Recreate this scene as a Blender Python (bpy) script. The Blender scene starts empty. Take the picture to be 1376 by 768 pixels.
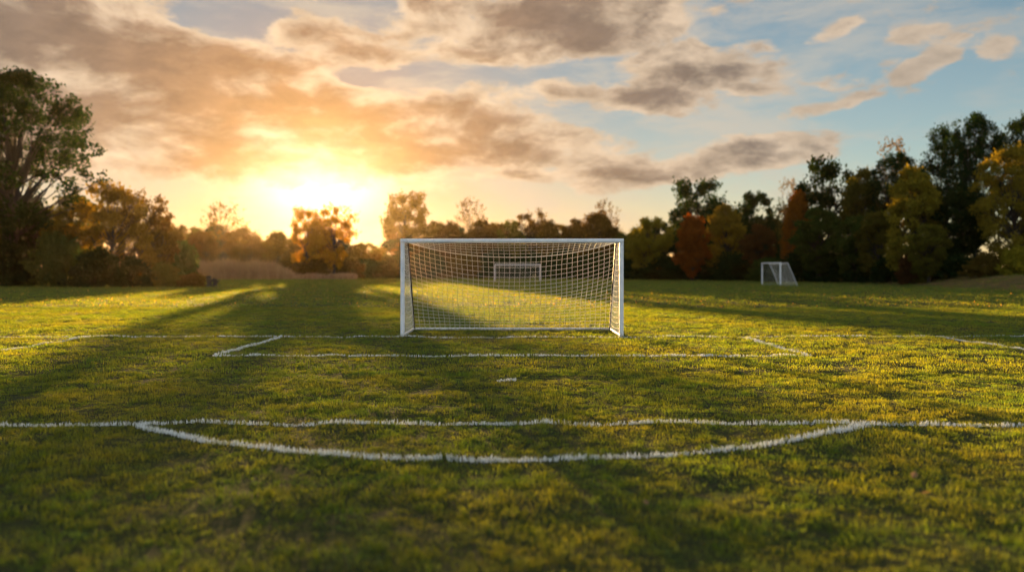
import bpy, math, random
import numpy as np
from mathutils import Vector, Matrix

scene = bpy.context.scene
COL = scene.collection
F = 1143.0            # focal length in photo pixels
EYE = 1.52
HOR = 362.0
GOAL_Y = 19.3
SUN_AZ = math.radians(-12.5)
SUN_EL = math.radians(4.4)

# ------------------------------------------------------------------ helpers
def at(px, d):                       # world X for a photo column at distance d
    return (px - 688.0) / F * d
def top_z(py, d):                    # world Z for a photo row at distance d
    return EYE + (HOR - py) / F * d

def tag(o, label=None, cat=None, group=None, kind=None):
    if label: o['label'] = label
    if cat: o['category'] = cat
    if group: o['group'] = group
    if kind: o['kind'] = kind
    return o

def empty(name, loc=(0, 0, 0), rz=0.0):
    o = bpy.data.objects.new(name, None)
    o.empty_display_size = 0.3
    COL.objects.link(o)
    o.location = loc
    o.rotation_euler = (0, 0, rz)
    return o

def mesh_np(name, verts, faces, smooth=False):
    """faces: list of int arrays (n,k)"""
    me = bpy.data.meshes.new(name)
    verts = np.asarray(verts, dtype=np.float32)
    me.vertices.add(len(verts))
    me.vertices.foreach_set('co', verts.ravel())
    loops = np.concatenate([np.asarray(f, dtype=np.int32).ravel() for f in faces if len(f)])
    tot = np.concatenate([np.full(len(f), np.asarray(f).shape[1], dtype=np.int32) for f in faces if len(f)])
    start = np.concatenate([[0], np.cumsum(tot)[:-1]]).astype(np.int32)
    me.loops.add(len(loops)); me.loops.foreach_set('vertex_index', loops)
    me.polygons.add(len(tot))
    me.polygons.foreach_set('loop_start', start)
    me.polygons.foreach_set('loop_total', tot)
    if smooth:
        me.polygons.foreach_set('use_smooth', np.ones(len(tot), dtype=bool))
    me.update(calc_edges=True)
    me.validate()
    return me

def obj(name, me, mat=None, parent=None):
    o = bpy.data.objects.new(name, me)
    if mat is not None:
        if len(me.materials) == 0: me.materials.append(mat)
    COL.objects.link(o)
    if parent is not None: o.parent = parent
    return o

class MB:
    """collects quads / tubes, builds ONE mesh"""
    def __init__(s): s.v = []; s.f = []; s.n = 0
    def tube(s, pts, r, sides=8, cap=True):
        pts = [Vector(p) for p in pts]
        k = len(pts)
        rs = r if hasattr(r, '__len__') else [r] * k
        t0 = (pts[1] - pts[0]).normalized()
        up = Vector((0, 0, 1)) if abs(t0.z) < 0.9 else Vector((1, 0, 0))
        a = t0.cross(up).normalized()
        base = s.n
        for i in range(k):
            t = (pts[min(i + 1, k - 1)] - pts[max(i - 1, 0)]).normalized()
            a = (a - t * a.dot(t)).normalized()
            b = t.cross(a)
            for j in range(sides):
                an = 2 * math.pi * (j + 0.5) / sides
                s.v.append(pts[i] + (a * math.cos(an) + b * math.sin(an)) * rs[i])
        s.n += k * sides
        for i in range(k - 1):
            for j in range(sides):
                j2 = (j + 1) % sides
                s.f.append((base + i * sides + j, base + i * sides + j2, base + (i + 1) * sides + j2, base + (i + 1) * sides + j))
        if cap:
            s.f.append(tuple(base + j for j in range(sides))[::-1])
            s.f.append(tuple(base + (k - 1) * sides + j for j in range(sides)))
    def rbar(s, p, q, w, h, up=Vector((0, 0, 1)), bev=0.25):
        """bar of rounded rectangular section w x h between p and q"""
        p = Vector(p); q = Vector(q); t = (q - p).normalized()
        if abs(t.dot(up)) > 0.95: up = Vector((0, 1, 0))
        a = t.cross(up).normalized(); b = a.cross(t)
        prof = []
        rr = bev * min(w, h)
        for cx, cy, a0 in ((1, 1, 0), (-1, 1, 90), (-1, -1, 180), (1, -1, 270)):
            for k in range(4):
                an = math.radians(a0 + 30 * k)
                prof.append((cx * (w / 2 - rr) + rr * math.cos(an), cy * (h / 2 - rr) + rr * math.sin(an)))
        n = len(prof); base = s.n
        for e in (p, q):
            for (x, y) in prof: s.v.append(e + a * x + b * y)
        s.n += 2 * n
        for j in range(n):
            j2 = (j + 1) % n
            s.f.append((base + j, base + j2, base + n + j2, base + n + j))
        s.f.append(tuple(base + j for j in range(n))[::-1])
        s.f.append(tuple(base + n + j for j in range(n)))
    def build(s, name, mat, parent=None, smooth=True):
        me = bpy.data.meshes.new(name)
        me.from_pydata([tuple(v) for v in s.v], [], s.f)
        if smooth:
            me.polygons.foreach_set('use_smooth', np.ones(len(me.polygons), dtype=bool))
            try: me.set_sharp_from_angle(angle=math.radians(40))
            except Exception: pass
        me.update()
        return obj(name, me, mat, parent)

_lat = np.random.RandomState(11).rand(256, 256)
def vnoise(x, y):
    x = np.asarray(x, dtype=np.float64); y = np.asarray(y, dtype=np.float64)
    xi = np.floor(x).astype(int); yi = np.floor(y).astype(int)
    fx = x - xi; fy = y - yi
    fx = fx * fx * (3 - 2 * fx); fy = fy * fy * (3 - 2 * fy)
    g = lambda i, j: _lat[i % 256, j % 256]
    return (g(xi, yi) * (1 - fx) + g(xi + 1, yi) * fx) * (1 - fy) + (g(xi, yi + 1) * (1 - fx) + g(xi + 1, yi + 1) * fx) * fy - 0.5

def ground_h(x, y):
    return 0.022 * vnoise(x * 1.3 + 7, y * 1.3) + 0.035 * vnoise(x * 2.9, y * 2.9 + 31) + 0.05 * vnoise(x * .11, y * .11 + 9)

def bank_s(x, y):                    # signed distance to the right of the bank's toe line
    ax, ay, bx, by = 34.6, 56.0, 37.2, 92.0
    L = math.hypot(bx - ax, by - ay)
    return ((x - ax) * (by - ay) - (y - ay) * (bx - ax)) / L
def bank_h(x, y):
    s = np.clip(bank_s(x, y) / 6.0, 0, 1)
    return 1.05 * s * s * (3 - 2 * s)

# ------------------------------------------------------------------ node helpers
class NT:
    def __init__(s, tree): s.t = tree; s.n = tree.nodes; s.l = tree.links
    def node(s, typ, **kw):
        n = s.n.new(typ)
        for k, v in kw.items(): setattr(n, k, v)
        return n
    def put(s, sock, v):
        if hasattr(v, 'is_output'): s.l.new(v, sock)
        elif isinstance(v, (tuple, list)) and len(v) == 3 and sock.type == 'RGBA': sock.default_value = (*v, 1)
        else: sock.default_value = v
    def m(s, op, a, b=0.0, c=0.0, clamp=False):
        n = s.node('ShaderNodeMath', operation=op, use_clamp=clamp)
        s.put(n.inputs[0], a); s.put(n.inputs[1], b); s.put(n.inputs[2], c)
        return n.outputs[0]
    def vm(s, op, a, b=(0, 0, 0)):
        n = s.node('ShaderNodeVectorMath', operation=op)
        s.put(n.inputs[0], a); s.put(n.inputs[1], b)
        return n.outputs['Value'] if op in ('LENGTH', 'DOT_PRODUCT', 'DISTANCE') else n.outputs[0]
    def mix(s, f, a, b, blend='MIX'):
        n = s.node('ShaderNodeMix', data_type='RGBA', blend_type=blend)
        s.put(n.inputs[0], f); s.put(n.inputs[6], a); s.put(n.inputs[7], b)
        return n.outputs[2]
    def smooth(s, v, lo, hi):
        n = s.node('ShaderNodeMapRange', interpolation_type='SMOOTHSTEP')
        s.put(n.inputs[0], v); s.put(n.inputs[1], lo); s.put(n.inputs[2], hi)
        return n.outputs[0]
    def noise(s, vec, scale, detail=4.0, rough=0.55, dist=0.0):
        n = s.node('ShaderNodeTexNoise')
        s.put(n.inputs['Vector'], vec)
        n.inputs['Scale'].default_value = scale
        n.inputs['Detail'].default_value = detail
        n.inputs['Roughness'].default_value = rough
        n.inputs['Distortion'].default_value = dist
        return n.outputs['Fac']

def new_mat(name):
    m = bpy.data.materials.new(name); m.use_nodes = True
    m.node_tree.nodes.clear()
    t = NT(m.node_tree)
    t.out = t.node('ShaderNodeOutputMaterial')
    return m, t

def principled_mat(name, col, rough=0.5, metal=0.0, spec=0.5, vary=0.0, vscale=5.0, bump=0.0, bscale=30.0):
    m, t = new_mat(name)
    b = t.node('ShaderNodeBsdfPrincipled')
    b.inputs['Roughness'].default_value = rough
    b.inputs['Metallic'].default_value = metal
    b.inputs['Specular IOR Level'].default_value = spec
    tc = t.node('ShaderNodeTexCoord').outputs['Object']
    if vary > 0:
        n = t.noise(tc, vscale, 6, 0.6)
        dark = tuple(c * (1 - vary) for c in col)
        t.put(b.inputs['Base Color'], t.mix(t.smooth(n, 0.35, 0.65), dark, col))
    else:
        t.put(b.inputs['Base Color'], col)
    if bump > 0:
        bn = t.node('ShaderNodeBump'); bn.inputs['Strength'].default_value = bump
        bn.inputs['Distance'].default_value = 0.02
        t.put(bn.inputs['Height'], t.noise(tc, bscale, 5, 0.6))
        t.l.new(bn.outputs[0], b.inputs['Normal'])
    t.l.new(b.outputs[0], t.out.inputs[0])
    return m

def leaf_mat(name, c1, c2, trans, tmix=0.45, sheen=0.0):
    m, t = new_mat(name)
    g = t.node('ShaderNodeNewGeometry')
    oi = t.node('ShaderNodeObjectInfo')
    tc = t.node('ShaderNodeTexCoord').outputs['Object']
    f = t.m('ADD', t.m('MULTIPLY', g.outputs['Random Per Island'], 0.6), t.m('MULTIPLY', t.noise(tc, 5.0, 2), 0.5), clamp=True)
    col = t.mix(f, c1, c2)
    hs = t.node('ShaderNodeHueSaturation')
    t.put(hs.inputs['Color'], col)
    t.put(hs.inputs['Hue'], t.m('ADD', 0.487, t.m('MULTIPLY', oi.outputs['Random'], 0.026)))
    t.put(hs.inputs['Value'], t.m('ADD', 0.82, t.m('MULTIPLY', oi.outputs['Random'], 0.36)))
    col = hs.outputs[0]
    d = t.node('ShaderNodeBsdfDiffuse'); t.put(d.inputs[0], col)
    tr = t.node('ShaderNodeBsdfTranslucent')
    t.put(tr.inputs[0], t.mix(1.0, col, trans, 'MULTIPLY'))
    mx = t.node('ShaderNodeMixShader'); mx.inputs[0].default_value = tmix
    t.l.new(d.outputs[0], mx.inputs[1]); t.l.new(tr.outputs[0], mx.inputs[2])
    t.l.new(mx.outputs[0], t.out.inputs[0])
    return m

# ------------------------------------------------------------------ materials
M = {}
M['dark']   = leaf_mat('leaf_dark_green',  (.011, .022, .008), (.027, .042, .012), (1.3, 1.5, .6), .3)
M['green']  = leaf_mat('leaf_green',       (.034, .056, .013), (.072, .092, .022), (1.4, 1.6, .6))
M['olive']  = leaf_mat('leaf_olive',       (.050, .053, .012), (.115, .102, .018), (1.6, 1.5, .6))
M['yellow'] = leaf_mat('leaf_yellow_green',(.120, .130, .015), (.250, .215, .022), (1.8, 1.5, .7))
M['gold']   = leaf_mat('leaf_golden',      (.100, .078, .012), (.240, .170, .020), (1.7, 1.3, .6))
M['ochre']  = leaf_mat('leaf_ochre',       (.085, .082, .013), (.215, .170, .022), (1.8, 1.4, .6))
M['amber']  = leaf_mat('leaf_backlit_amber',       (.150, .088, .010), (.330, .190, .016), (1.9, 1.35, .5), .6)  # backlit glow of the trees below the sun put into the leaf colour
M['orange'] = leaf_mat('leaf_orange',      (.120, .050, .010), (.300, .115, .012), (1.7, 1.2, .5))
M['brown']  = leaf_mat('leaf_red_brown',   (.046, .036, .013), (.110, .058, .020), (1.8, 1.3, .6))
M['hazel']  = leaf_mat('leaf_golden_brown',(.045, .038, .010), (.115, .080, .016), (1.9, 1.4, .6))
M['reed']   = leaf_mat('dry_reed',         (.260, .165, .090), (.460, .310, .180), (1.2, 1.0, .7), 0.3)
M['bark']   = principled_mat('bark', (.045, .034, .025), 0.9, vary=0.5, vscale=9, bump=.6, bscale=20)
M['white']  = principled_mat('white_painted_aluminium', (.78, .79, .80), 0.38, vary=0.10, vscale=3.0, bump=.04, bscale=60)
def goal_paint():
    m, t = new_mat('white_painted_aluminium')
    b = t.node('ShaderNodeBsdfPrincipled'); b.inputs['Roughness'].default_value = .4
    pos = t.node('ShaderNodeNewGeometry').outputs['Position']
    z = t.node('ShaderNodeSeparateXYZ'); t.l.new(pos, z.inputs[0])
    n1 = t.noise(pos, 4.0, 6, .65); n2 = t.noise(t.vm('MULTIPLY', pos, (30, 30, 5)), 1.0, 4, .6)
    c = t.mix(t.smooth(n1, .38, .66), (.70, .72, .75), (.82, .83, .84))
    c = t.mix(t.m('MULTIPLY', t.smooth(n2, .60, .70), .45), c, (.42, .42, .40))
    dirt = t.smooth(t.m('ADD', t.m('MULTIPLY', n2, .5), t.m('MULTIPLY', z.outputs[2], -1.6)), .02, .30)
    c = t.mix(t.m('MULTIPLY', dirt, .7), c, (.20, .19, .10))
    t.put(b.inputs['Base Color'], c)
    t.put(b.inputs['Roughness'], t.m('ADD', .32, t.m('MULTIPLY', n1, .25)))
    t.l.new(b.outputs[0], t.out.inputs[0])
    return m
M['white'] = goal_paint()
M['steel']  = principled_mat('dark_steel', (.035, .033, .032), 0.5, metal=.6, vary=0.3)
M['cord']   = principled_mat('net_cord', (.84, .79, .68), 0.8, vary=.15, vscale=8)
M['stump']  = principled_mat('stump_bark', (.030, .022, .017), 0.95, vary=.5, vscale=8, bump=.8, bscale=14)

def grass_blade_mat():
    m, t = new_mat('grass_blades')
    geo = t.node('ShaderNodeNewGeometry')
    pos = geo.outputs['Position']
    oi = t.node('ShaderNodeObjectInfo')
    n1 = t.noise(pos, 0.35, 3, .6)
    n2 = t.noise(pos, 2.4, 4, .65)
    r = oi.outputs['Random']
    isl = geo.outputs['Random Per Island']
    c = t.mix(t.smooth(n2, .36, .64), (.030, .086, .014), (.076, .124, .021))
    c = t.mix(t.m('MULTIPLY', t.smooth(n1, .42, .66), .35), c, (.118, .122, .020))
    c = t.mix(t.m('MULTIPLY', isl, .5), c, (.046, .100, .014))
    # some straw-coloured dead blades
    c = t.mix(t.smooth(isl, .955, .965), c, (.30, .22, .09))
    hs = t.node('ShaderNodeHueSaturation'); t.put(hs.inputs['Color'], c)
    t.put(hs.inputs['Value'], t.m('ADD', .72, t.m('MULTIPLY', r, .56)))
    c = hs.outputs[0]
    d = t.node('ShaderNodeBsdfDiffuse'); t.put(d.inputs[0], c)
    tr = t.node('ShaderNodeBsdfTranslucent'); t.put(tr.inputs[0], t.mix(1.0, c, (5.1, 3.05, .5), 'MULTIPLY'))
    mx = t.node('ShaderNodeMixShader'); mx.inputs[0].default_value = .58
    t.l.new(d.outputs[0], mx.inputs[1]); t.l.new(tr.outputs[0], mx.inputs[2])
    gl = t.node('ShaderNodeBsdfGlossy'); gl.inputs['Roughness'].default_value = .55
    t.put(gl.inputs[0], (.8, .8, .8))
    m2 = t.node('ShaderNodeMixShader'); m2.inputs[0].default_value = .025
    t.l.new(mx.outputs[0], m2.inputs[1]); t.l.new(gl.outputs[0], m2.inputs[2])
    t.l.new(m2.outputs[0], t.out.inputs[0])
    return m
M['grass'] = grass_blade_mat()

def paint_mat():
    m, t = new_mat('white_line_paint')
    geo = t.node('ShaderNodeNewGeometry')
    n = t.noise(geo.outputs['Position'], 9.0, 4, .6)
    isl = geo.outputs['Random Per Island']
    f = t.m('ADD', t.m('MULTIPLY', isl, .5), t.m('MULTIPLY', n, .7))
    c = t.mix(t.smooth(f, .20, .44), (.30, .36, .26), (.82, .84, .84))
    d = t.node('ShaderNodeBsdfDiffuse'); t.put(d.inputs[0], c)
    tr = t.node('ShaderNodeBsdfTranslucent'); t.put(tr.inputs[0], t.mix(.5, c, (.5, .55, .4)))
    mx = t.node('ShaderNodeMixShader'); mx.inputs[0].default_value = .22
    t.l.new(d.outputs[0], mx.inputs[1]); t.l.new(tr.outputs[0], mx.inputs[2])
    t.l.new(mx.outputs[0], t.out.inputs[0])
    return m
M['paint'] = paint_mat()

def soil_mat(name, c1, c2, c3):
    m, t = new_mat(name)
    pos = t.node('ShaderNodeNewGeometry').outputs['Position']
    n1 = t.noise(pos, 1.1, 6, .65); n2 = t.noise(pos, 11.0, 5, .7)
    c = t.mix(t.smooth(n1, .35, .65), c1, c2)
    c = t.mix(t.smooth(n2, .5, .72), c, c3)
    b = t.node('ShaderNodeBsdfPrincipled'); b.inputs['Roughness'].default_value = .95
    b.inputs['Specular IOR Level'].default_value = .1
    t.put(b.inputs['Base Color'], c)
    bn = t.node('ShaderNodeBump'); bn.inputs['Strength'].default_value = .8; bn.inputs['Distance'].default_value = .05
    t.put(bn.inputs['Height'], n2); t.l.new(bn.outputs[0], b.inputs['Normal'])
    t.l.new(b.outputs[0], t.out.inputs[0])
    return m
M['soil'] = soil_mat('turf_soil', (.022, .030, .009), (.036, .042, .012), (.050, .042, .018))
M['litter'] = soil_mat('leaf_litter', (.075, .060, .022), (.150, .088, .030), (.075, .080, .022))

# ------------------------------------------------------------------ ground
def axis(near, step, far, grow):
    a = [0.0]; s = step
    while a[-1] < far:
        if a[-1] > near: s *= grow
        a.append(a[-1] + s)
    return np.array(a)
xa = axis(9, .22, 700, 1.16); xs = np.concatenate([-xa[::-1][:-1], xa])
ya = axis(26, .22, 700, 1.12) + 1.0
yb = -axis(2, .6, 300, 1.3)[::-1][:-1] + 1.0
ys = np.concatenate([yb, ya])
X, Y = np.meshgrid(xs, ys)
Z = ground_h(X, Y)
nx, ny = len(xs), len(ys)
i = np.arange(nx * ny).reshape(ny, nx)
quads = np.stack([i[:-1, :-1], i[:-1, 1:], i[1:, 1:], i[1:, :-1]], -1).reshape(-1, 4)
g = obj('ground', mesh_np('ground', np.stack([X, Y, Z], -1).reshape(-1, 3), [quads], True), M['soil'])
tag(g, 'wide flat turf field with low dips reaching the trees', 'ground', kind='structure')

# raised leaf-strewn bank at the right edge of the field
bx = np.linspace(30, 120, 61); by = np.linspace(40, 150, 80)
X, Y = np.meshgrid(bx, by)
H = bank_h(X, Y) + .16 * vnoise(X * .5, Y * .5) * np.clip(bank_s(X, Y) / 3, 0, 1)
Z = np.where(bank_s(X, Y) > .2, H + .06, -.35)
i = np.arange(X.size).reshape(X.shape)
quads = np.stack([i[:-1, :-1], i[:-1, 1:], i[1:, 1:], i[1:, :-1]], -1).reshape(-1, 4)
g = obj('bank', mesh_np('bank', np.stack([X, Y, Z], -1).reshape(-1, 3), [quads], True), M['litter'])
tag(g, 'low leaf-strewn bank rising to the trees beyond the far right touchline', 'bank', kind='structure')

# ------------------------------------------------------------------ field lines (painted blades)
rng = np.random.RandomState(5)
LINES = []           # (points, width) for keeping green tufts sparse inside
def blades(px, py, pz, h, w, lean, rs, seg=2):
    """arrays of blade roots -> verts, faces (each blade a quad + a tip triangle)"""
    n = len(px)
    an = rs.uniform(0, 2 * math.pi, n)
    la = rs.uniform(0, 2 * math.pi, n)
    ln = h * lean * rs.uniform(.2, 1.0, n)
    dx, dy = np.cos(an) * w / 2, np.sin(an) * w / 2
    lx, ly = np.cos(la) * ln, np.sin(la) * ln
    v = np.zeros((n, 5, 3))
    v[:, 0] = np.stack([px - dx, py - dy, pz], -1)
    v[:, 1] = np.stack([px + dx, py + dy, pz], -1)
    v[:, 2] = np.stack([px + dx * .8 + lx * .35, py + dy * .8 + ly * .35, pz + h * .6], -1)
    v[:, 3] = np.stack([px - dx * .8 + lx * .35, py - dy * .8 + ly * .35, pz + h * .6], -1)
    v[:, 4] = np.stack([px + lx, py + ly, pz + h], -1)
    b = (np.arange(n) * 5)[:, None]
    return v.reshape(-1, 3), b + np.array([[0, 1, 2, 3]]), b + np.array([[3, 2, 4]])

def paint_line(name, pts, width, dens, label, hgt=.05, bw=.006):
    pts = np.array(pts, dtype=float)
    seg = np.diff(pts, axis=0); L = np.hypot(seg[:, 0], seg[:, 1]); cum = np.concatenate([[0], np.cumsum(L)])
    n = int(cum[-1] * width * dens)
    s = rng.uniform(0, cum[-1], n)
    k = np.clip(np.searchsorted(cum, s) - 1, 0, len(seg) - 1)
    f = (s - cum[k]) / L[k]
    c = pts[k] + seg[k] * f[:, None]
    nrm = np.stack([-seg[k, 1], seg[k, 0]], -1) / L[k][:, None]
    seed = pts[0, 0] * 3.1 + pts[0, 1]
    wob = .02 * vnoise(s * .9 + seed, s * 0 + 3) + .015 * vnoise(s * 4.1 + seed, s * 0 + 8)
    wv = width * (1 + .7 * vnoise(s * 2.3 + seed, s * 0 + 50))
    off = wob + wv * np.clip(rng.normal(0, .27, n), -.6, .6)
    P = c + nrm * off[:, None]
    patch = vnoise(P[:, 0] * 5.5 + 40, P[:, 1] * 5.5) + .3 * vnoise(P[:, 0] * 17, P[:, 1] * 17)
    keep = patch > -.43
    P = P[keep]
    h = hgt * rng.uniform(.45, 1.1, len(P)) * (1 + .5 * vnoise(P[:, 0] * 6, P[:, 1] * 6))
    v, q, t = blades(P[:, 0], P[:, 1], ground_h(P[:, 0], P[:, 1]) - .004, h, bw * rng.uniform(.7, 1.4, len(P)), .5, rng)
    o = obj(name, mesh_np(name, v, [q, t]), M['paint'])
    tag(o, label, 'field marking', kind='structure')
    LINES.append((pts, width))
    return o

GA_Y = .776 * GOAL_Y; PEN_Y = .4306 * GOAL_Y; SPOT_Y = .596 * GOAL_Y
PEN_X = 9.62; GA_X = 5.24
R = 4.79
ha = math.sqrt(R * R - (SPOT_Y - PEN_Y) ** 2); a0 = math.asin(ha / R)
paint_line('goal_line', [(-26, GOAL_Y), (26, GOAL_Y)], .11, 1300, 'long white goal line running under the near goal', .045, .012)
paint_line('goal_area_line', [(-GA_X, GOAL_Y), (-GA_X, GA_Y), (GA_X, GA_Y), (GA_X, GOAL_Y)], .12, 1700, 'three sided white goal area outline in front of the near goal', .048, .013)
paint_line('penalty_area_line', [(-PEN_X, GOAL_Y), (-PEN_X, PEN_Y), (PEN_X, PEN_Y), (PEN_X, GOAL_Y)], .085, 3300, 'white penalty area outline crossing the foreground', .046, .008)
paint_line('penalty_arc', [(R * math.sin(t) - .09, SPOT_Y - R * math.cos(t)) for t in np.linspace(-a0, a0, 50)], .10, 4000, 'thick white curved penalty arc bowing towards the foreground', .05, .007)
paint_line('penalty_spot', [(-.20, SPOT_Y), (.06, SPOT_Y)], .17, 3300, 'short white penalty spot in front of the goal', .036, .008)

# ------------------------------------------------------------------ grass
def tuft(name, seed, n, rad, h, w, lean):
    rs = np.random.RandomState(seed)
    a = rs.uniform(0, 2 * math.pi, n); r = rad * np.sqrt(rs.uniform(0, 1, n))
    hh = h * rs.uniform(.45, 1.15, n) * (1.0 - .35 * (r / rad) ** 2)
    v, q, t = blades(r * np.cos(a), r * np.sin(a), np.full(n, -.012), hh, w * rs.uniform(.6, 1.3, n), lean, rs)
    me = mesh_np(name, v, [q, t]); me.materials.append(M['grass'])
    return bpy.data.objects.new(name, me)
protos = []
for k in range(3): protos.append(tuft('grass_tuft_near', 20 + k, 46, .085, .048, .0046, .75))
for k in range(3): protos.append(tuft('grass_tuft_middle', 30 + k, 50, .17, .052, .008, .75))
for k in range(3): protos.append(tuft('grass_tuft_far', 40 + k, 60, .55, .065, .024, .8))

def zone(y0, y1, sp, margin, slope=.64, back=False):
    P = []
    yy = np.arange(y0, y1, sp)
    for y in yy:
        hw = y * slope + margin
        x = np.arange(-hw, hw, sp)
        P.append(np.stack([x, np.full_like(x, y)], -1))
    P = np.concatenate(P)
    return P + rng.uniform(-.5, .5, P.shape) * sp * 1.1
def line_dist(P):
    best = np.full(len(P), 9.0)
    for pts, w in LINES:
        for a, b in zip(pts[:-1], pts[1:]):
            d = b - a; L2 = d @ d
            t = np.clip(((P - a) @ d) / L2, 0, 1)
            best = np.minimum(best, np.hypot(*(P - a - t[:, None] * d).T) - w / 2)
    return best
pts, rot, scl, idx = [], [], [], []
for y0, y1, sp, mg, base in ((2.2, 12.5, .105, 1.6, 0), (12.5, 34, .17, 2.0, 3), (34, 150, .55, 6, 6)):
    P = zone(y0, y1, sp, mg)
    clump = vnoise(P[:, 0] * 3.6, P[:, 1] * 3.6 + 70) + .6 * vnoise(P[:, 0] * 1.2 + 5, P[:, 1] * 1.2) + .4 * vnoise(P[:, 0] * 8, P[:, 1] * 8)
    keep = (clump > -.62) if base < 6 else np.ones(len(P), bool)
    if base == 6:
        s = bank_s(P[:, 0], P[:, 1]); keep &= (s < 1.0) | (rng.rand(len(P)) < .5)
    else:
        worn = (np.hypot(P[:, 0] / 2.0, (P[:, 1] - GOAL_Y + .5) / .8) < 1) & (rng.rand(len(P)) < .45); keep &= ~worn
        ld = line_dist(P); keep &= ~((ld < 0) & (rng.rand(len(P)) < .75))
    P = P[keep]; clump = clump[keep]
    n = len(P)
    pts.append(np.stack([P[:, 0], P[:, 1], np.where(bank_s(P[:, 0], P[:, 1]) > .2, np.maximum(bank_h(P[:, 0], P[:, 1]) + .05, ground_h(P[:, 0], P[:, 1])), ground_h(P[:, 0], P[:, 1]))], -1))
    r = np.stack([rng.normal(0, .16, n), rng.normal(0, .16, n), rng.uniform(0, 6.283, n)], -1)
    rot.append(r)
    sz = np.clip(1.0 + clump * 1.25, .32, 2.0) * rng.uniform(.8, 1.2, n)
    if base == 6: sz = rng.uniform(.7, 1.3, n) * (1 + .5 * clump)
    sx = rng.uniform(.85, 1.2, n)
    scl.append(np.stack([sx, sx, sz], -1))
    idx.append(base + rng.randint(0, 3, n))
pts = np.concatenate(pts); rot = np.concatenate(rot); scl = np.concatenate(scl); idx = np.concatenate(idx).astype(np.int32)
print('grass tufts', len(pts))
me = bpy.data.meshes.new('grass'); me.vertices.add(len(pts)); me.vertices.foreach_set('co', pts.astype(np.float32).ravel())
for nm, arr in (('rot', rot), ('scl', scl)):
    at_ = me.attributes.new(nm, 'FLOAT_VECTOR', 'POINT'); at_.data.foreach_set('vector', arr.astype(np.float32).ravel())
at_ = me.attributes.new('idx', 'INT', 'POINT'); at_.data.foreach_set('value', idx)
me.update()
grass = obj('grass', me)
tag(grass, 'short uneven tufted lawn grass covering the whole field', 'grass', kind='stuff')
ng = bpy.data.node_groups.new('grass_scatter', 'GeometryNodeTree')
ng.interface.new_socket('Geometry', in_out='INPUT', socket_type='NodeSocketGeometry')
ng.interface.new_socket('Geometry', in_out='OUTPUT', socket_type='NodeSocketGeometry')
gi = ng.nodes.new('NodeGroupInput'); go = ng.nodes.new('NodeGroupOutput')
ins = ng.nodes.new('GeometryNodeInstanceOnPoints'); ins.inputs['Pick Instance'].default_value = True
g2i = ng.nodes.new('GeometryNodeGeometryToInstance')
for p in reversed(protos):
    oi = ng.nodes.new('GeometryNodeObjectInfo'); oi.inputs['Object'].default_value = p
    ng.links.new(oi.outputs['Geometry'], g2i.inputs[0])
def nattr(n, t):
    a = ng.nodes.new('GeometryNodeInputNamedAttribute'); a.data_type = t; a.inputs['Name'].default_value = n
    return next(o for o in a.outputs if o.name == 'Attribute' and o.enabled)
ng.links.new(gi.outputs[0], ins.inputs['Points'])
ng.links.new(g2i.outputs[0], ins.inputs['Instance'])
ng.links.new(nattr('idx', 'INT'), ins.inputs['Instance Index'])
e2r = ng.nodes.new('FunctionNodeEulerToRotation')
ng.links.new(nattr('rot', 'FLOAT_VECTOR'), e2r.inputs[0])
ng.links.new(e2r.outputs[0], ins.inputs['Rotation'])
ng.links.new(nattr('scl', 'FLOAT_VECTOR'), ins.inputs['Scale'])
ng.links.new(ins.outputs[0], go.inputs[0])
md = grass.modifiers.new('scatter', 'NODES'); md.node_group = ng

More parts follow.
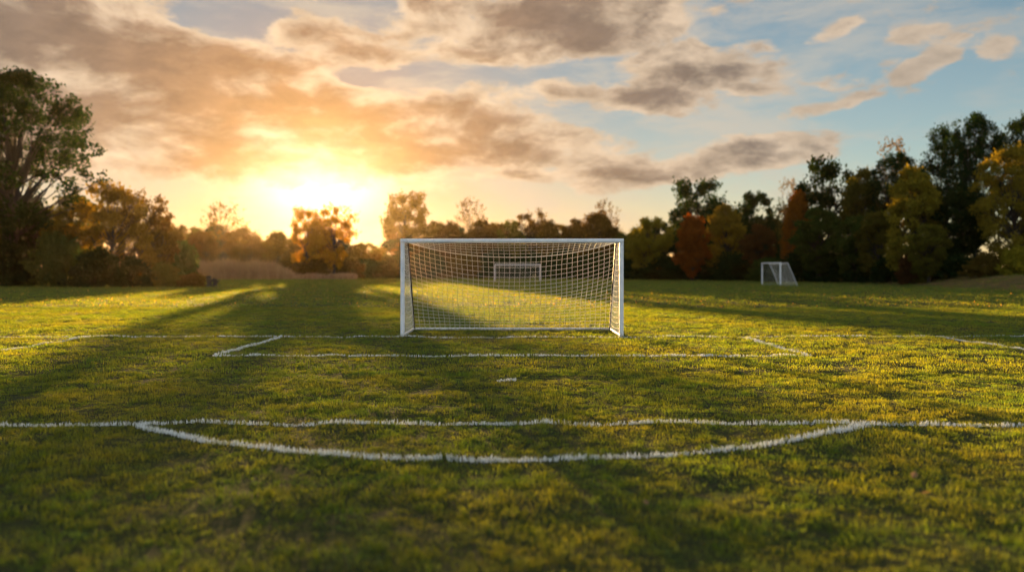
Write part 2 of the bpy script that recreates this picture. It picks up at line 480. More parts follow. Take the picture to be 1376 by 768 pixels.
# ------------------------------------------------------------------ goals
def soccer_goal(label, loc, rz, W, H, top_d, bot_d, sag, cord, mesh, group=None, post=.095, stay='steel'):
    """W, H outer size of the mouth; mouth looks along local -Y"""
    root = empty('soccer_goal', loc, rz)
    tag(root, label, 'soccer goal', group)
    hw = W / 2 - post / 2
    for sgn in (-1, 1):
        b = MB(); b.rbar((sgn * hw, 0, -.05), (sgn * hw, 0, H - post - .001), post, post * 1.15, bev=.3)
        b.build('post', M['white'], root)
    b = MB(); b.rbar((-W / 2, 0, H - post / 2), (W / 2, 0, H - post / 2), post * 1.15, post, bev=.3)
    b.build('crossbar', M['white'], root)
    zt = H - post * .75
    for sgn in (-1, 1):
        x = sgn * (hw - .012)
        b = MB(); b.tube([(x, post * .6, zt), (x, top_d, zt)], .02); b.build('top_arm', M[stay], root)
        xs_ = sgn * (hw - .03)
        b = MB()
        b.tube([(xs_, top_d + .002, zt - .002), (xs_ , top_d + (bot_d - top_d) * .5, zt * .5 + .02), (xs_, bot_d - .03, .06)], .025)
        b.build('back_stay', M[stay], root)
        b = MB(); b.rbar((x, post * .6, .03), (x, bot_d - .035, .03), .055, .055); b.build('side_base_bar', M['white'], root)
    b = MB(); b.rbar((-hw - .02, bot_d, .035), (hw + .02, bot_d, .035), .065, .065); b.build('rear_ground_bar', M['white'], root)
    # net: roof + back as one hanging sheet
    hi = hw - post * .45
    def S(u, v):                     # u 0..1 across, v 0..1 from the crossbar round to the ground bar
        x = -hi + 2 * hi * u
        c = 4 * u * (1 - u)
        e = abs(2 * u - 1)
        hang = (1 - e ** 2.2)
        Lr = top_d / (top_d + 2.6 * H / 2.2); 
        if v < Lr:
            k = v / Lr
            y = post * .5 + (top_d - post * .5) * k
            z = zt - sag * hang * (k ** 1.5)
        else:
            k = (v - Lr) / (1 - Lr)
            z0 = zt - sag * hang
            z = z0 + (.055 - z0) * k - .30 * hang * math.sin(math.pi * k) * (1 - k) ** .8
            y = top_d + (bot_d - top_d) * k ** (1.0 + .12 * hang)
        return Vector((x + .012 * math.sin(13 * v + 9 * u), y, z))
    nu = max(8, round(2 * hi / mesh)); nv = max(8, round((top_d + math.hypot(bot_d - top_d, H)) / mesh))
    b = MB()
    rj = random.Random(3)
    for i_ in range(nu + 1):
        u = i_ / nu
        b.tube([S(u, j / (nv * 1.0)) for j in range(nv + 1)], cord, 4, False)
    for j in range(nv + 1):
        v = j / nv
        th = cord
        b.tube([S(i_ / 40, v) for i_ in range(41)], th, 4, False)
    Lr = top_d / (top_d + 2.6 * H / 2.2)
    b.tube([S(i_ / 40, Lr) for i_ in range(41)], cord * 1.7, 5, False)
    b.build('net', M['cord'], root)
    # side nets
    for sgn in (-1, 1):
        b = MB()
        x = sgn * (hw - .022)
        def yback(z): return top_d + (bot_d - top_d) * (1 - z / zt)
        nz = round(zt / mesh)
        for j in range(nz + 1):
            z = .06 + (zt - .06) * j / nz
            b.tube([(x + sgn * -.025 * math.sin(math.pi * k / 6), post * .5 + (yback(z) - .04 - post * .5) * k / 6, z - .04 * math.sin(math.pi * k / 6)) for k in range(7)], cord * .7, 4, False)
        ny_ = round(bot_d / mesh)
        for j in range(ny_):
            y = post * .5 + (bot_d - post) * j / ny_
            zmax = zt if y < top_d else zt * (1 - (y - top_d) / (bot_d - top_d))
            b.tube([(x - sgn * .02 * math.sin(math.pi * k / 5), y, .05 + (zmax - .06) * k / 5) for k in range(6)], cord * .7, 4, False)
        b.build('side_net', M['cord'], root)
    return root
soccer_goal('white goal with a taut cream net nearest on the goal line', (0, GOAL_Y, 0), 0, 5.06, 2.22, .75, 2.05, .34, .0055, .125)
soccer_goal('tiny distant white goal seen through the net of the near goal', (at(695.5, 107), 107, 0), math.pi * 0, 5.85, 2.18, .8, 2.0, .3, .004, .26, post=.13)
soccer_goal('small white goal turned side on near the dark trees', (at(1036, 82), 82, 0), math.radians(-86.5), 4.9, 2.2, .72, 1.65, .15, .0045, .16, stay='white')

# ------------------------------------------------------------------ trees
def rnd_unit(rs, n):
    v = rs.normal(0, 1, (n, 3)); return v / np.linalg.norm(v, axis=1)[:, None]
def leaf_quads(rs, P, size):
    n = len(P)
    a = rnd_unit(rs, n); t = rnd_unit(rs, n)
    b = np.cross(a, t); b /= np.maximum(np.linalg.norm(b, axis=1), 1e-6)[:, None]
    s = size * rs.uniform(.55, 1.35, n)[:, None]
    v = np.zeros((n, 4, 3))
    v[:, 0] = P - a * s * .62; v[:, 2] = P + a * s * .62
    v[:, 1] = P + b * s * .42 + a * s * .08; v[:, 3] = P - b * s * .42 + a * s * .08
    return v.reshape(-1, 3), (np.arange(n) * 4)[:, None] + np.array([[0, 1, 2, 3]])

def tree_form(seed, r, base, shape, ncl, nleaf, leaf, cr, twist=.03, thin=1.0, fill=.42, flat=.8):
    """unit-high tree: returns (trunk mesh, crown mesh, r)"""
    rs = np.random.RandomState(seed)
    prof = {'round': lambda t: math.sqrt(max(0, 1 - (2 * t - 1) ** 2)) * .9 + .1,
            'oval':  lambda t: max(.12, math.sin(math.pi * (t * .86 + .10)) ** .8),
            'cone':  lambda t: max(.06, (1 - t) ** .75),
            'vase':  lambda t: max(.2, math.sin(math.pi * (t * .70 + .12)) ** .7),
            'bush':  lambda t: max(.15, math.sqrt(max(0, 1 - t ** 2.2)))}[shape]
    C = []
    lobes = rs.uniform(0, 6.283, 5); lobez = rs.uniform(0, 1, 5); lobew = rs.uniform(.1, .4, 5)
    tries = 0
    while len(C) < ncl and tries < 8000:
        tries += 1
        t = rs.uniform(0, 1) ** .85
        a = rs.uniform(0, 6.283)
        k = .78 + sum(w * max(0, math.cos(a - l)) ** 3 * math.exp(-((t - z) / .28) ** 2) for l, z, w in zip(lobes, lobez, lobew))
        rad = r * prof(t) * k * rs.uniform(0, 1) ** fill
        z = base + (1 - base - cr * .5) * t
        c = np.array([rad * math.cos(a), rad * math.sin(a), z])
        if all(np.linalg.norm(c - d) > cr * .75 for d in C[-60:]): C.append(c)
    LV = []
    for c in C:
        n = int(nleaf * rs.uniform(.5, 1.4))
        s = cr * rs.uniform(.65, 1.25)
        p = rnd_unit(rs, n) * (s * rs.uniform(0, 1, n) ** .5)[:, None] * np.array([1.15, 1.15, flat])
        LV.append(c + p)
        tw = rs.randint(2, 5)         # stray sprigs poking out of the clump
        for _ in range(tw):
            d = rnd_unit(rs, 1)[0]; d[2] = abs(d[2]) * .8
            m = 5
            LV.append(c + d * s * np.linspace(.8, 1.5, m)[:, None] + rs.normal(0, s * .1, (m, 3)))
    LV = np.concatenate(LV)
    LV[:, 2] = np.clip(LV[:, 2], .005, 1.02)
    v, q = leaf_quads(rs, LV, leaf)
    crown = mesh_np('crown', v, [q])
    b = MB()
    tr = .020 * thin + .004
    hgt = .86
    tp = [Vector((twist * rs.normal() * k / 6, twist * rs.normal() * k / 6, hgt * k / 6 - (.01 if k == 0 else 0))) for k in range(7)]
    b.tube(tp, [tr * (1.35 if k == 0 else 1 - .82 * k / 6) for k in range(7)], 8)
    for c in C[:int(min(len(C), 80))]:
        c = Vector(c)
        zr = max(base * .6, min(c.z * .5 + .04, hgt * .9))
        k = zr / hgt * 6; i0 = min(int(k), 5)
        p0 = tp[i0].lerp(tp[i0 + 1], k - i0)
        mid = p0.lerp(c, .5) + Vector((rs.normal() * .025, rs.normal() * .025, rs.normal() * .03))
        rr = tr * .32 * (1 - .5 * zr)
        b.tube([p0, p0.lerp(mid, .5) + Vector((0, 0, -.005)), mid, c], [rr, rr * .75, rr * .5, rr * .2], 5, False)
    me = bpy.data.meshes.new('trunk'); me.from_pydata([tuple(p) for p in b.v], [], b.f)
    me.polygons.foreach_set('use_smooth', np.ones(len(me.polygons), dtype=bool)); me.update()
    me.materials.append(M['bark'])
    crown.materials.append(M['dark'])
    return me, crown, r

FORMS = {
    'big':    tree_form(133, .38, .24, 'round', 230, 84, .0130, .044, fill=.52, flat=1.0),
    'big2':   tree_form(102, .36, .10, 'round', 150, 150, .0145, .060),
    'round':  tree_form(103, .42, .14, 'round', 84, 190, .026, .085),
    'round2': tree_form(104, .45, .10, 'oval', 88, 180, .026, .085),
    'oval':   tree_form(105, .34, .08, 'oval', 88, 190, .022, .075),
    'oval2':  tree_form(106, .32, .12, 'round', 84, 190, .022, .075),
    'vase':   tree_form(107, .44, .22, 'vase', 62, 150, .025, .085),
    'lacy':   tree_form(108, .40, .18, 'vase', 58, 90, .024, .080, thin=.8),
    'bare':   tree_form(109, .36, .22, 'vase', 60, 16, .022, .085, thin=.7),
    'cone':   tree_form(110, .36, .04, 'cone', 90, 180, .022, .075),
    'bush':   tree_form(111, .75, .03, 'bush', 70, 110, .060, .17, thin=.6),
    'bush2':  tree_form(112, .90, .03, 'bush', 80, 100, .062, .17, thin=.6),
    'bush3':  tree_form(113, .62, .02, 'bush', 60, 100, .060, .16, thin=.6),
}
rt = random.Random(77)
def plant(name, form, mat, px, py, hw, d, label, cat, group, zbase=None):
    tm, cm, r = FORMS[form]
    x = at(px, d)
    z = float(bank_h(np.array(x), np.array(d))) if x > 25 else 0.0
    root = empty(name, (x, d, z - .05), rt.uniform(0, 6.283))
    tag(root, label, cat, group)
    Hh = top_z(py, d) - z
    R_ = hw / F * d
    sc = (R_ / (r * 1.02), R_ / (r * 1.02), Hh)
    shrub = cat == 'shrub'
    for nm, me_, m_ in (('stems' if shrub else 'trunk', tm, None), ('foliage' if shrub else 'crown', cm, M[mat])):
        o = bpy.data.objects.new(nm, me_); COL.objects.link(o); o.parent = root; o.scale = sc
        if m_ is not None:
            o.material_slots[0].link = 'OBJECT'; o.material_slots[0].material = m_
    return root

T_L = 'trees at the left end of the field'; T_C = 'far trees under the sunset'; T_R = 'trees along the right side of the field'
TREES = [
 # name, form, material, px, top py, half width px, distance, label, group
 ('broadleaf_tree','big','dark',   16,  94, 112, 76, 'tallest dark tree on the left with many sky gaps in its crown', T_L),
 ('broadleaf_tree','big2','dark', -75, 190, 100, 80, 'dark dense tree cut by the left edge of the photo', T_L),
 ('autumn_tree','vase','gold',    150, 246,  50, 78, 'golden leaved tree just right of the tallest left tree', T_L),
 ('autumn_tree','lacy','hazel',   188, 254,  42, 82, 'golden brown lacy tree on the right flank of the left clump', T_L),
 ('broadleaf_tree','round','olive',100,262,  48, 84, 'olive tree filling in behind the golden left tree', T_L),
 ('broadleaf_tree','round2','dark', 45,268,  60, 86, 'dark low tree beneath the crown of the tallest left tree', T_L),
 ('autumn_tree','oval2','hazel',  212, 288,  30, 88, 'narrow brown tree at the right end of the left clump', T_L),
 ('broadleaf_tree','bush3','green',246,322,  22, 92, 'small round green tree standing apart left of the pink reeds', T_L),
 # centre, far away
 ('bare_tree','bare','hazel',     300, 272,  34, 152, 'thin nearly bare tree above the pink reeds', T_C),
 ('autumn_tree','oval','hazel',   272, 310,  24, 140, 'dim brown tree just left of the bare tree', T_C),
 ('autumn_tree','round','hazel',  330, 306,  30, 146, 'rounded brown tree just right of the bare tree', T_C),
 ('autumn_tree','round2','hazel', 372, 310,  28, 150, 'low hazy brown tree left below the sun', T_C),
 ('autumn_tree','vase','amber',   412, 278,  25, 138, 'backlit golden tree directly below the sun', T_C),
 ('autumn_tree','lacy','amber',   449, 274,  29, 136, 'backlit golden tree touching the right of the sun glare', T_C),
 ('autumn_tree','oval2','amber',  431, 292,  20, 144, 'lower brown tree added to fill the notch between the two backlit golden trees', T_C),  # added to close the lit gap between its neighbours' shadows
 ('autumn_tree','round','hazel',  488, 326,  25, 146, 'short hazy tree in the dip right of the sun', T_C),
 ('broadleaf_tree','vase','hazel',545, 258,  37, 185, 'tall round crowned tree above the left post of the near goal', T_C),
 ('autumn_tree','oval2','hazel',  586, 296,  22, 180, 'small brown tree just right of the tall round crowned one', T_C),
 ('bare_tree','bare','hazel',     631, 266,  24, 176, 'thin bare spire above the left half of the crossbar', T_C),
 ('broadleaf_tree','round','hazel',668,300,  26, 172, 'low tree above the distant goal', T_C),
 ('broadleaf_tree','lacy','hazel',713, 282,  30, 168, 'gappy brown tree above the middle of the crossbar', T_C),
 ('broadleaf_tree','oval2','hazel',752,300,  20, 168, 'narrow dim tree right of the gappy one above the crossbar', T_C),
 ('autumn_tree','round2','hazel', 803, 284,  38, 150, 'broad orange brown tree above the right part of the crossbar', T_C),
 ('bare_tree','bare','hazel',     812, 268,  20, 158, 'bare twiggy tree poking up behind the broad orange brown one', T_C),
 ('autumn_tree','round2','hazel', 607, 297,  24, 172, 'rounded amber brown tree left of the thin bare spire', T_C),
 ('autumn_tree','oval2','hazel',  646, 294,  20, 166, 'narrow brown tree just right of the thin bare spire', T_C),
 ('broadleaf_tree','round','olive',688,296,  22, 160, 'olive brown tree between the low tree and the gappy brown one', T_C),
 ('autumn_tree','round2','hazel', 738, 296,  24, 162, 'bushy brown tree against the right of the gappy brown one', T_C),
 ('autumn_tree','oval','hazel',   774, 293,  24, 164, 'pointed brown tree left of the broad orange brown one', T_C),
 # right side
 ('autumn_tree','round','yellow', 872, 292,  36, 124, 'yellow green tree just right of the near goal', T_R),
 ('broadleaf_tree','oval','olive',850, 312,  28, 132, 'dull olive tree behind the right post of the near goal', T_R),
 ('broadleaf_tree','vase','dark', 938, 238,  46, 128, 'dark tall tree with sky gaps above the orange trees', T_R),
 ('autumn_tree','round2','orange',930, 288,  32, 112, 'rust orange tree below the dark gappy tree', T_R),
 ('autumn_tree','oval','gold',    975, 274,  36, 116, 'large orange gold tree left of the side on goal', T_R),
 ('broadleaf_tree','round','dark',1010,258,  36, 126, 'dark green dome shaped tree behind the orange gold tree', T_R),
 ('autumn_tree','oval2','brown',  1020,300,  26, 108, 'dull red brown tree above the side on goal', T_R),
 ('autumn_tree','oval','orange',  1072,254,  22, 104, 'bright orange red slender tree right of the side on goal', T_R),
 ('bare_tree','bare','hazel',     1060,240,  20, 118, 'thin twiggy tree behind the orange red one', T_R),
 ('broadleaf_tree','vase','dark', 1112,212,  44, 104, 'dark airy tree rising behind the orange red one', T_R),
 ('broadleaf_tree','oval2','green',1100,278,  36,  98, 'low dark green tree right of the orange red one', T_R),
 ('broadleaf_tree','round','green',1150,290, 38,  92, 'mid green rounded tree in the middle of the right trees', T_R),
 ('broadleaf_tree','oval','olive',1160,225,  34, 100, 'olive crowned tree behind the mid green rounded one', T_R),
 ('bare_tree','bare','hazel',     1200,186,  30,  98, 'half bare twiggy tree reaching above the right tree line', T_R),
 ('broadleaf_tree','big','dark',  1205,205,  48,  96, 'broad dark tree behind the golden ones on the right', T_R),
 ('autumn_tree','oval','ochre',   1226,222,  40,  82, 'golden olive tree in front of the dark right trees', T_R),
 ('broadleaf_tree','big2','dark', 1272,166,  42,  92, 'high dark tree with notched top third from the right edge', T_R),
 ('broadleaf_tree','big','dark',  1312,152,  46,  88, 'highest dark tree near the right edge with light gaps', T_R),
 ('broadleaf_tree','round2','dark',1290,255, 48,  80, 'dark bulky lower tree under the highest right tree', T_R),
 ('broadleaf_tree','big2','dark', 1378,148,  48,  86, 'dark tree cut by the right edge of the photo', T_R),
 ('autumn_tree','big2','ochre',   1362,192,  54,  74, 'large yellow green tree nearest at the right edge', T_R),
 ('autumn_tree','oval2','olive',  1248,300,  30,  78, 'small olive tree at the foot of the golden olive one', T_R),
 ('broadleaf_tree','oval','olive', 1180,282,  34,  88, 'dull olive tree between the mid green tree and the golden olive tree', T_R),
 ('broadleaf_tree','round','dark',1440,200,  60,  82, 'dark dense tree just past the right edge', T_R),
]
for nm, form, mat, px, py, hw, d, lab, grp in TREES:
    plant(nm, form, mat, px, py, hw, d, lab, 'tree', grp)
# the wood behind: one row of separate lower trees closing the gaps
k = 0
for px in range(236, 1090, 27):
    f = ('round', 'oval', 'round2', 'oval2')[k % 4]
    tp = 314 + rt.uniform(-6, 6) + (6 if 335 < px < 405 else 14 if 465 < px < 530 else 0)
    d_ = 186 + rt.uniform(-4, 8) if px < 860 else 142 + rt.uniform(-4, 6)
    if px > 860: tp -= 14
    elif px > 555: tp -= 9
    elif px < 340: tp -= 8
    plant('broadleaf_tree', f, ('hazel', 'olive', 'dark')[k % 3] if px < 860 else 'dark', px, tp, 26 + rt.uniform(-3, 6), d_,
          'dim low tree in the back row closing the gaps of the wood', 'tree', 'low back row of trees behind the field')
    k += 1

S_L = 'shrubs at the foot of the left trees'; S_C = 'dark shrubs along the far end of the field'; S_R = 'shrubs at the foot of the right trees'
SHRUBS = [
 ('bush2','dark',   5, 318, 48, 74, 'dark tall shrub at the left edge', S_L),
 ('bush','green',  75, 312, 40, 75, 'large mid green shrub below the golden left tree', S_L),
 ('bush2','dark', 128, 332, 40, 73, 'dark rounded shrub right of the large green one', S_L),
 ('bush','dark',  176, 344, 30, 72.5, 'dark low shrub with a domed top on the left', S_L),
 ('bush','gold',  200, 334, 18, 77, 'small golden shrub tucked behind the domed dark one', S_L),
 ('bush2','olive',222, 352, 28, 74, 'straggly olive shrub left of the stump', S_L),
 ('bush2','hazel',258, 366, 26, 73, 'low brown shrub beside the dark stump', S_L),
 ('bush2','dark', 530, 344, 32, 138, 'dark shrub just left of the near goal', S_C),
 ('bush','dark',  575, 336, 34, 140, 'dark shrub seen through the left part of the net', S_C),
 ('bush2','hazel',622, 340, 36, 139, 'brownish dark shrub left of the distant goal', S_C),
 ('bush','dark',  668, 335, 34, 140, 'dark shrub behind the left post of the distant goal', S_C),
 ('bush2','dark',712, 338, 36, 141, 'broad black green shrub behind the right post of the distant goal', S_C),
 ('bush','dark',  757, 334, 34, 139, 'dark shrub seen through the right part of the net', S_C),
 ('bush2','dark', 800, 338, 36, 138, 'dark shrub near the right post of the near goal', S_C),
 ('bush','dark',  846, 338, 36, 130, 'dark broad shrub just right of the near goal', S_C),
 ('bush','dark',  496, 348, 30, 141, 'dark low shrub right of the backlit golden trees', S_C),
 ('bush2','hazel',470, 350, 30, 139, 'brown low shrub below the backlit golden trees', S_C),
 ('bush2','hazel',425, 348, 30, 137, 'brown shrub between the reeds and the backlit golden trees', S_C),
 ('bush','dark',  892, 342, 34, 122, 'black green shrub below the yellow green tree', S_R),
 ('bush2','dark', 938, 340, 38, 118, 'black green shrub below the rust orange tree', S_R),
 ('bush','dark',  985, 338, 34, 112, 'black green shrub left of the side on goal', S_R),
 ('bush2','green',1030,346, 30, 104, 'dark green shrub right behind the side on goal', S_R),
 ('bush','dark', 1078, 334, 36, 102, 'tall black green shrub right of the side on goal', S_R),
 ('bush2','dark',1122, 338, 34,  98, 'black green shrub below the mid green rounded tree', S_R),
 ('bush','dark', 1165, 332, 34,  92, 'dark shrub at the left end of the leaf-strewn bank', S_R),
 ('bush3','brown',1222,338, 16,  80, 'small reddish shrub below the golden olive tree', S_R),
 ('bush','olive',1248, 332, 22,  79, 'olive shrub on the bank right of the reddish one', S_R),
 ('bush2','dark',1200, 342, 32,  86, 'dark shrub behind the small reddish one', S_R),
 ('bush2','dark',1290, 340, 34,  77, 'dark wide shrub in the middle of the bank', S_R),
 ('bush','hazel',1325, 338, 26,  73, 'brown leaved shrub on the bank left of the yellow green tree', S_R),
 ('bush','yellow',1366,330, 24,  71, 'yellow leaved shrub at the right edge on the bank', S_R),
]
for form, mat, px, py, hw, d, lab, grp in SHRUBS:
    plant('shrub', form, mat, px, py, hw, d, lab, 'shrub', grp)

# pinkish dry reeds at the far left end of the field
rs = np.random.RandomState(9)
n = 15000
px = rs.uniform(258, 480, n); d = rs.uniform(128, 137, n)
hh = np.where(px < 370, 1.0, np.where(px < 396, 1 - (px - 370) / 26 * .68, .32)) * (2.7 + 1.3 * vnoise(px * .13, d * .3) + .9 * vnoise(px * .5, d * .7)) * rs.uniform(.6, 1.12, n)
v, q, t = blades(at(px, d), d, np.full(n, -.02), hh, rs.uniform(.05, .14, n), .40, rs)
o = obj('dry_reeds', mesh_np('dry_reeds', v, [q, t]), M['reed'])
tag(o, 'pinkish dry reeds in a low band at the far left of the field', 'reeds', kind='stuff')

# dark stump by the left shrubs
def stump(px, d, h, r, label):
    root = empty('tree_stump', (at(px, d), d, 0)); tag(root, label, 'tree stump')
    rs = random.Random(int(px)); b = MB()
    hs = [-.05, .05, .25, .5, .8, 1.0]; ws = [1.5, 1.25, 1.0, .92, .95, .85]
    b.tube([(rs.uniform(-.02, .02), rs.uniform(-.02, .02), h * z) for z in hs], [r * w for w in ws], 11, True)
    for k_ in range(len(b.v)): b.v[k_] = b.v[k_] + Vector((rs.uniform(-.1, .1) * r, rs.uniform(-.1, .1) * r, rs.uniform(-.03, .06) * h))
    b.build('bark', M['stump'], root)
    b = MB()
    b.tube([(r * .6, 0, h * .45), (r * 1.5, .05, h * .75), (r * 2.0, .05, h * .82)], [r * .35, r * .3, r * .25], 7)
    b.build('broken_branch', M['stump'], root)
stump(281, 72, .95, .22, 'tall dark stump at the edge of the low brown shrub')
stump(289, 74, .70, .20, 'shorter dark stump just right of the tall one')

# a few fallen leaves lying in the near grass
def fallen_leaf(px, py, size, label):
    d = F * EYE / (py - HOR)
    x = at(px, d); rs = random.Random(int(px))
    v = []; f = []
    n = 7
    for i_ in range(n):
        k_ = i_ / (n - 1); w_ = size * .33 * math.sin(math.pi * min(1, k_ * .93 + .04)) ** .8
        y_ = (k_ - .5) * size; cz = .25 * size * (k_ - .5) ** 2
        v += [(-w_, y_, cz + w_ * .45), (0, y_, cz), (w_, y_, cz + w_ * .35)]
    for i_ in range(n - 1):
        a_ = i_ * 3
        f += [(a_, a_ + 1, a_ + 4, a_ + 3), (a_ + 1, a_ + 2, a_ + 5, a_ + 4)]
    b_ = len(v); v += [(-.0015, -.5 * size, .25 * size * .25), (.0015, -.5 * size, .25 * size * .25), (.001, -.78 * size, .012), (-.001, -.78 * size, .012)]
    f.append((b_, b_ + 1, b_ + 2, b_ + 3))
    me_ = bpy.data.meshes.new('fallen_leaf'); me_.from_pydata(v, [], f); me_.update()
    o_ = obj('fallen_leaf', me_, M['leaf'])
    o_.location = (x, d, float(ground_h(x, d)) + .045)
    o_.rotation_euler = (rs.uniform(-.5, .1), rs.uniform(-.4, .4), rs.uniform(0, 6.28))
    tag(o_, label, 'leaf', 'fallen leaves on the near grass')
M['leaf'] = leaf_mat('dry_leaf', (.20, .15, .08), (.30, .22, .11), (1.3, 1.0, .6), .3)
fallen_leaf(1228, 646, .075, 'curled tan fallen leaf in the grass below the right end of the penalty arc')
fallen_leaf(1244, 676, .060, 'small grey brown fallen leaf just nearer than the curled tan one')
fallen_leaf(868, 690, .055, 'small brown fallen leaf in the near grass below the middle right of the arc')

# ------------------------------------------------------------------ haze
b = MB()
hx, hy0, hy1, hz0, hz1 = 900, -420, 900, -2.0, 30.0
me = bpy.data.meshes.new('haze')
me.from_pydata([(-hx, hy0, hz0), (hx, hy0, hz0), (hx, hy1, hz0), (-hx, hy1, hz0), (-hx, hy0, hz1), (hx, hy0, hz1), (hx, hy1, hz1), (-hx, hy1, hz1)], [],
               [(0, 3, 2, 1), (4, 5, 6, 7), (0, 1, 5, 4), (1, 2, 6, 5), (2, 3, 7, 6), (3, 0, 4, 7)])
m, t = new_mat('glare_haze')  # haze volume added to stand in for veiling glare around the sun
vol = t.node('ShaderNodeVolumePrincipled')
vol.inputs['Color'].default_value = (.95, .72, .40, 1)
vol.inputs['Density'].default_value = .00003
vol.inputs['Anisotropy'].default_value = .87
t.l.new(vol.outputs[0], t.out.inputs['Volume'])
HAZE = True
if HAZE:
    o = obj('haze', me, m); tag(o, 'thin orange haze added for the glare around the sun', 'haze', kind='stuff')

# ------------------------------------------------------------------ world
w = bpy.data.worlds.new('World'); scene.world = w; w.use_nodes = True
w.node_tree.nodes.clear(); t = NT(w.node_tree)
out = t.node('ShaderNodeOutputWorld'); bg = t.node('ShaderNodeBackground')
bg.inputs[1].default_value = .05
t.l.new(bg.outputs[0], out.inputs[0])
sky = t.node('ShaderNodeTexSky'); sky.sky_type = 'NISHITA'; sky.sun_disc = False
sky.sun_elevation = SUN_EL; sky.sun_rotation = SUN_AZ
sky.air_density = .7; sky.dust_density = .1; sky.ozone_density = 2.0
D = t.node('ShaderNodeTexCoord').outputs['Generated']
sp = t.node('ShaderNodeSeparateXYZ'); t.l.new(D, sp.inputs[0])
A = t.m('ARCTAN2', sp.outputs[0], sp.outputs[1]); E = t.m('ARCSINE', sp.outputs[2])
cmb = t.node('ShaderNodeCombineXYZ'); t.put(cmb.inputs[0], A); t.put(cmb.inputs[1], E)
AE = cmb.outputs[0]
def skyc(px, py):
    a = math.atan((px - 688) / F); return a, math.atan((HOR - py) / F * math.cos(a))
# warped sky coordinates
wn = t.node('ShaderNodeTexNoise'); wn.inputs['Scale'].default_value = 9; wn.inputs['Detail'].default_value = 5; wn.inputs['Roughness'].default_value = .55
st = t.vm('MULTIPLY', AE, (.55, 1.3, 1)); t.l.new(st, wn.inputs['Vector'])
wv = t.vm('MULTIPLY', t.vm('SUBTRACT', wn.outputs['Color'], (.5, .5, .5)), (.075, .040, 0))
P = t.vm('ADD', AE, wv)
BLOBS = [  # px, py, half w px, half h px, tilt deg (up to the right +), strength
 (150, 110, 300, 105, 0, 1.0), (60, 40, 190, 60, 0, .9), (330, 165, 330, 72, -6, 1.05), (300, 120, 170, 45, 0, .7), (185, 48, 45, 22, 0, -.8), (300, 25, 90, 28, 0, -.5), (185, 203, 45, 12, -8, -.8), (300, 128, 26, 8, 0, -.5), (365, 135, 26, 8, 0, -.5), (480, 105, 50, 14, -5, -.4),
 (560, 170, 270, 42, -7, 1.0), (235, 196, 240, 38, -4, .75), (470, 186, 210, 24, -4, .6), (60, 190, 160, 60, 0, .7),
 (450, 45, 90, 28, -10, .65), (700, 25, 190, 48, -4, 1.0), (840, 10, 170, 40, 8, .85), (640, 60, 110, 30, 0, .55),
 (930, 102, 130, 42, 8, 1.1), (860, 130, 60, 22, 0, .5), (660, 130, 50, 20, 0, .7), (740, 125, 55, 18, 10, .55),
 (960, 215, 200, 28, 8, .95), (1050, 200, 80, 22, 6, .7), (1105, 142, 62, 12, 12, .62),
 (1248, 82, 44, 15, 22, 0.58), (1332, 71, 26, 15, 0, 0.60), (1305, 38, 60, 14, 15, 0.38), (1235, 44, 40, 10, 8, 0.32), (1128, 40, 40, 10, 14, .55),
 (715, 236, 90, 9, 0, .5), (540, 60, 60, 30, 0, .35),
]
dens = None
for px, py, hw_, hh_, tilt, s_ in BLOBS:
    a, e = skyc(px, py)
    mp = t.node('ShaderNodeMapping', vector_type='TEXTURE')
    mp.inputs['Location'].default_value = (a, e, 0)
    mp.inputs['Rotation'].default_value = (0, 0, math.radians(tilt))
    mp.inputs['Scale'].default_value = (hw_ / F * 1.25, hh_ / F * 1.25, 1)
    t.l.new(P, mp.inputs['Vector'])
    gr = t.node('ShaderNodeTexGradient', gradient_type='QUADRATIC_SPHERE')
    gr = t.node('ShaderNodeTexGradient', gradient_type='SPHERICAL')
    t.l.new(mp.outputs[0], gr.inputs[0])
    dens = t.m('MULTIPLY_ADD', gr.outputs['Fac'], s_ * 1.5, dens if dens is not None else 0.0)
fb = t.noise(t.vm('MULTIPLY', P, (1.0, 2.1, 1)), 13.0, 9, .60)
fb2 = t.noise(t.vm('MULTIPLY', P, (.6, 2.2, 1)), 5.0, 5, .55)
# scattered clouds elsewhere in the sky (above and behind the camera)
away = t.smooth(t.m('ABSOLUTE', A), .75, 1.1)
high = t.smooth(E, .42, .6)
elsew = t.m('MULTIPLY', t.m('MAXIMUM', away, high), t.smooth(fb2, .38, .62))
dens = t.m('MULTIPLY', t.m('SUBTRACT', 1.0, t.m('POWER', 2.71828, t.m('MULTIPLY', dens, -1.5))), 1.0)
dn = t.m('ADD', t.m('ADD', dens, t.m('MULTIPLY', elsew, .8)), t.m('MULTIPLY', t.m('SUBTRACT', fb, .5), 2.1))
dn = t.m('ADD', dn, t.m('MULTIPLY', t.m('SUBTRACT', fb2, .5), 1.6))
cover = t.smooth(dn, .20, .52)
thick = t.smooth(t.m('ADD', dn, t.m('MULTIPLY', t.m('SUBTRACT', t.noise(t.vm('MULTIPLY', P, (1, 2.6, 1)), 8.0, 6, .55), .5), 1.5)), .38, 1.05)
fb3 = t.noise(t.vm('MULTIPLY', P, (1, 2.0, 1)), 19.0, 7, .62)
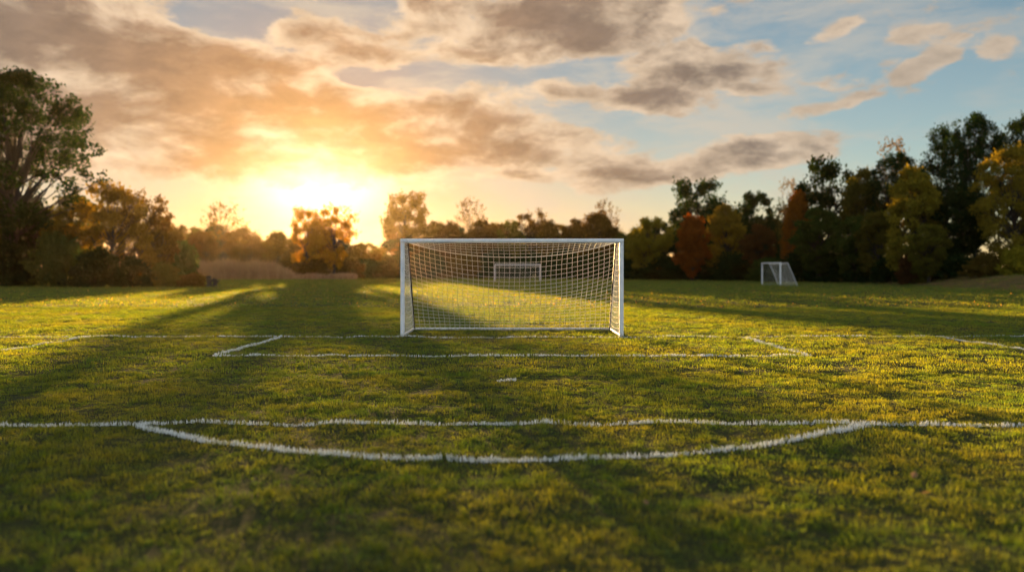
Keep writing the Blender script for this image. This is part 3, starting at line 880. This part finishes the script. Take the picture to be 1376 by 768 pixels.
# angle from the sun's glow
ga, ge = skyc(432, 248)
gdir = (math.sin(ga) * math.cos(ge), math.cos(ga) * math.cos(ge), math.sin(ge))
ang = t.m('ARCCOSINE', t.m('MINIMUM', t.vm('DOT_PRODUCT', D, gdir), 1.0))
def gauss(x, s): return t.m('POWER', 2.71828, t.m('MULTIPLY', t.m('POWER', t.m('DIVIDE', x, s), 2.0), -1.0))
def expo(x, s): return t.m('POWER', 2.71828, t.m('DIVIDE', x, -s))
dA = t.m('SUBTRACT', A, ga); dE = t.m('SUBTRACT', E, ge)
def gl2(sa, se): return gauss(t.vm('LENGTH', t.vm('DIVIDE', t.vm('SUBTRACT', AE, (ga, ge, 0)), (sa, se, 1))), 1.0)
core = gl2(.066, .042)
mid = expo(ang, .16)
wide = expo(ang, .42)
horiz = t.m('MULTIPLY', expo(t.m('MAXIMUM', E, 0.0), .15), gauss(dA, .85))
def scale(c, f): 
    n = t.node('ShaderNodeVectorMath', operation='SCALE'); t.put(n.inputs[0], c); t.put(n.inputs[3], f); return n.outputs[0]
def add(*a):
    r = a[0]
    for b_ in a[1:]: r = t.vm('ADD', r, b_)
    return r
# clear air: Nishita plus the aureole and the warm band low over the horizon
SKYK = 1.0
air = t.vm('MULTIPLY', scale(sky.outputs[0], SKYK), t.mix(horiz, (1.28, 1.04, .78), (.84, .42, .22)))
veil = t.m('MULTIPLY', t.smooth(t.noise(t.vm('MULTIPLY', P, (.7, 2.4, 1)), 8.0, 8, .62), .40, .64), gauss(t.m('SUBTRACT', A, .06), .58))
clear = add(scale(air, t.m('SUBTRACT', 1.0, t.m('MULTIPLY', expo(ang, .22), .86))), scale((2.0, .85, .35), mid))
# cloud: sunlit thin edges, duller thick cores, both warmer near the sun
thin_c = add(scale((3.6, 2.15, .85), wide), (2.3, 1.95, 1.6))
thick_c = add(scale((2.9, .95, -.1), mid), scale((1.15, .62, .14), wide), (.68, .64, .64))
back = t.smooth(t.m('ABSOLUTE', A), .9, 1.7)  # clouds behind the camera brightened as unseen fill light
thin_c = t.mix(back, thin_c, (6.2, 6.5, 6.8)); thick_c = t.mix(back, thick_c, (4.9, 5.4, 6.1))
clear = t.mix(t.m('MULTIPLY', veil, .72), clear, add(scale((2.4, 1.3, .2), wide), (2.6, 2.45, 2.2)))
thick = t.m('MULTIPLY', thick, t.m('SUBTRACT', 1.0, t.m('MULTIPLY', t.smooth(A, .385, .44), .8)))
cl = scale(t.mix(thick, thin_c, thick_c), t.m('ADD', .82, t.m('MULTIPLY', t.smooth(fb3, .30, .70), .34)))
col = t.mix(t.m('MULTIPLY', cover, .93), clear, cl)
col = add(col, scale((9.0, 7.2, 5.4), t.m('MULTIPLY', core, t.m('SUBTRACT', 1.0, t.m('MULTIPLY', cover, .72)))))
t.put(bg.inputs[0], col)
w.cycles.sampling_method = 'MANUAL'; w.cycles.sample_map_resolution = 512

# ------------------------------------------------------------------ sun
L = bpy.data.lights.new('sun', 'SUN'); L.energy = 5.0; L.angle = math.radians(.45); L.color = (1.0, .62, .25)
so = bpy.data.objects.new('sun', L); COL.objects.link(so)
sd = Vector((math.sin(SUN_AZ) * math.cos(SUN_EL), math.cos(SUN_AZ) * math.cos(SUN_EL), math.sin(SUN_EL)))
so.rotation_euler = sd.to_track_quat('Z', 'Y').to_euler()
so.location = sd * 100

# ------------------------------------------------------------------ camera
cam = bpy.data.cameras.new('camera'); co = bpy.data.objects.new('camera', cam); COL.objects.link(co)
co.location = (0, 0, EYE); co.rotation_euler = (math.pi / 2, 0, 0)
cam.sensor_width = 36; cam.lens = F / 1376 * 36
cam.shift_y = (HOR - 384) / 1376
cam.clip_start = .05; cam.clip_end = 5000
cam.dof.use_dof = True; cam.dof.focus_distance = 12.6
cam.dof.aperture_fstop = (cam.lens / 1000) / .043
scene.camera = co

# ------------------------------------------------------------------ render settings
vs = scene.view_settings
vs.view_transform = 'Standard'; vs.look = 'None'; vs.gamma = 1; vs.exposure = 2.0; vs.use_curve_mapping = False
scene.render.engine = 'CYCLES'
c = scene.cycles
c.use_denoising = True
try: c.denoiser = 'OPENIMAGEDENOISE'; c.denoising_input_passes = 'RGB_ALBEDO_NORMAL'
except Exception: pass
c.max_bounces = 8; c.diffuse_bounces = 3; c.glossy_bounces = 2; c.transmission_bounces = 4; c.volume_bounces = 0
c.transparent_max_bounces = 4
c.use_adaptive_sampling = True; c.adaptive_threshold = .006
c.filter_width = 1.15
c.sample_clamp_indirect = 6
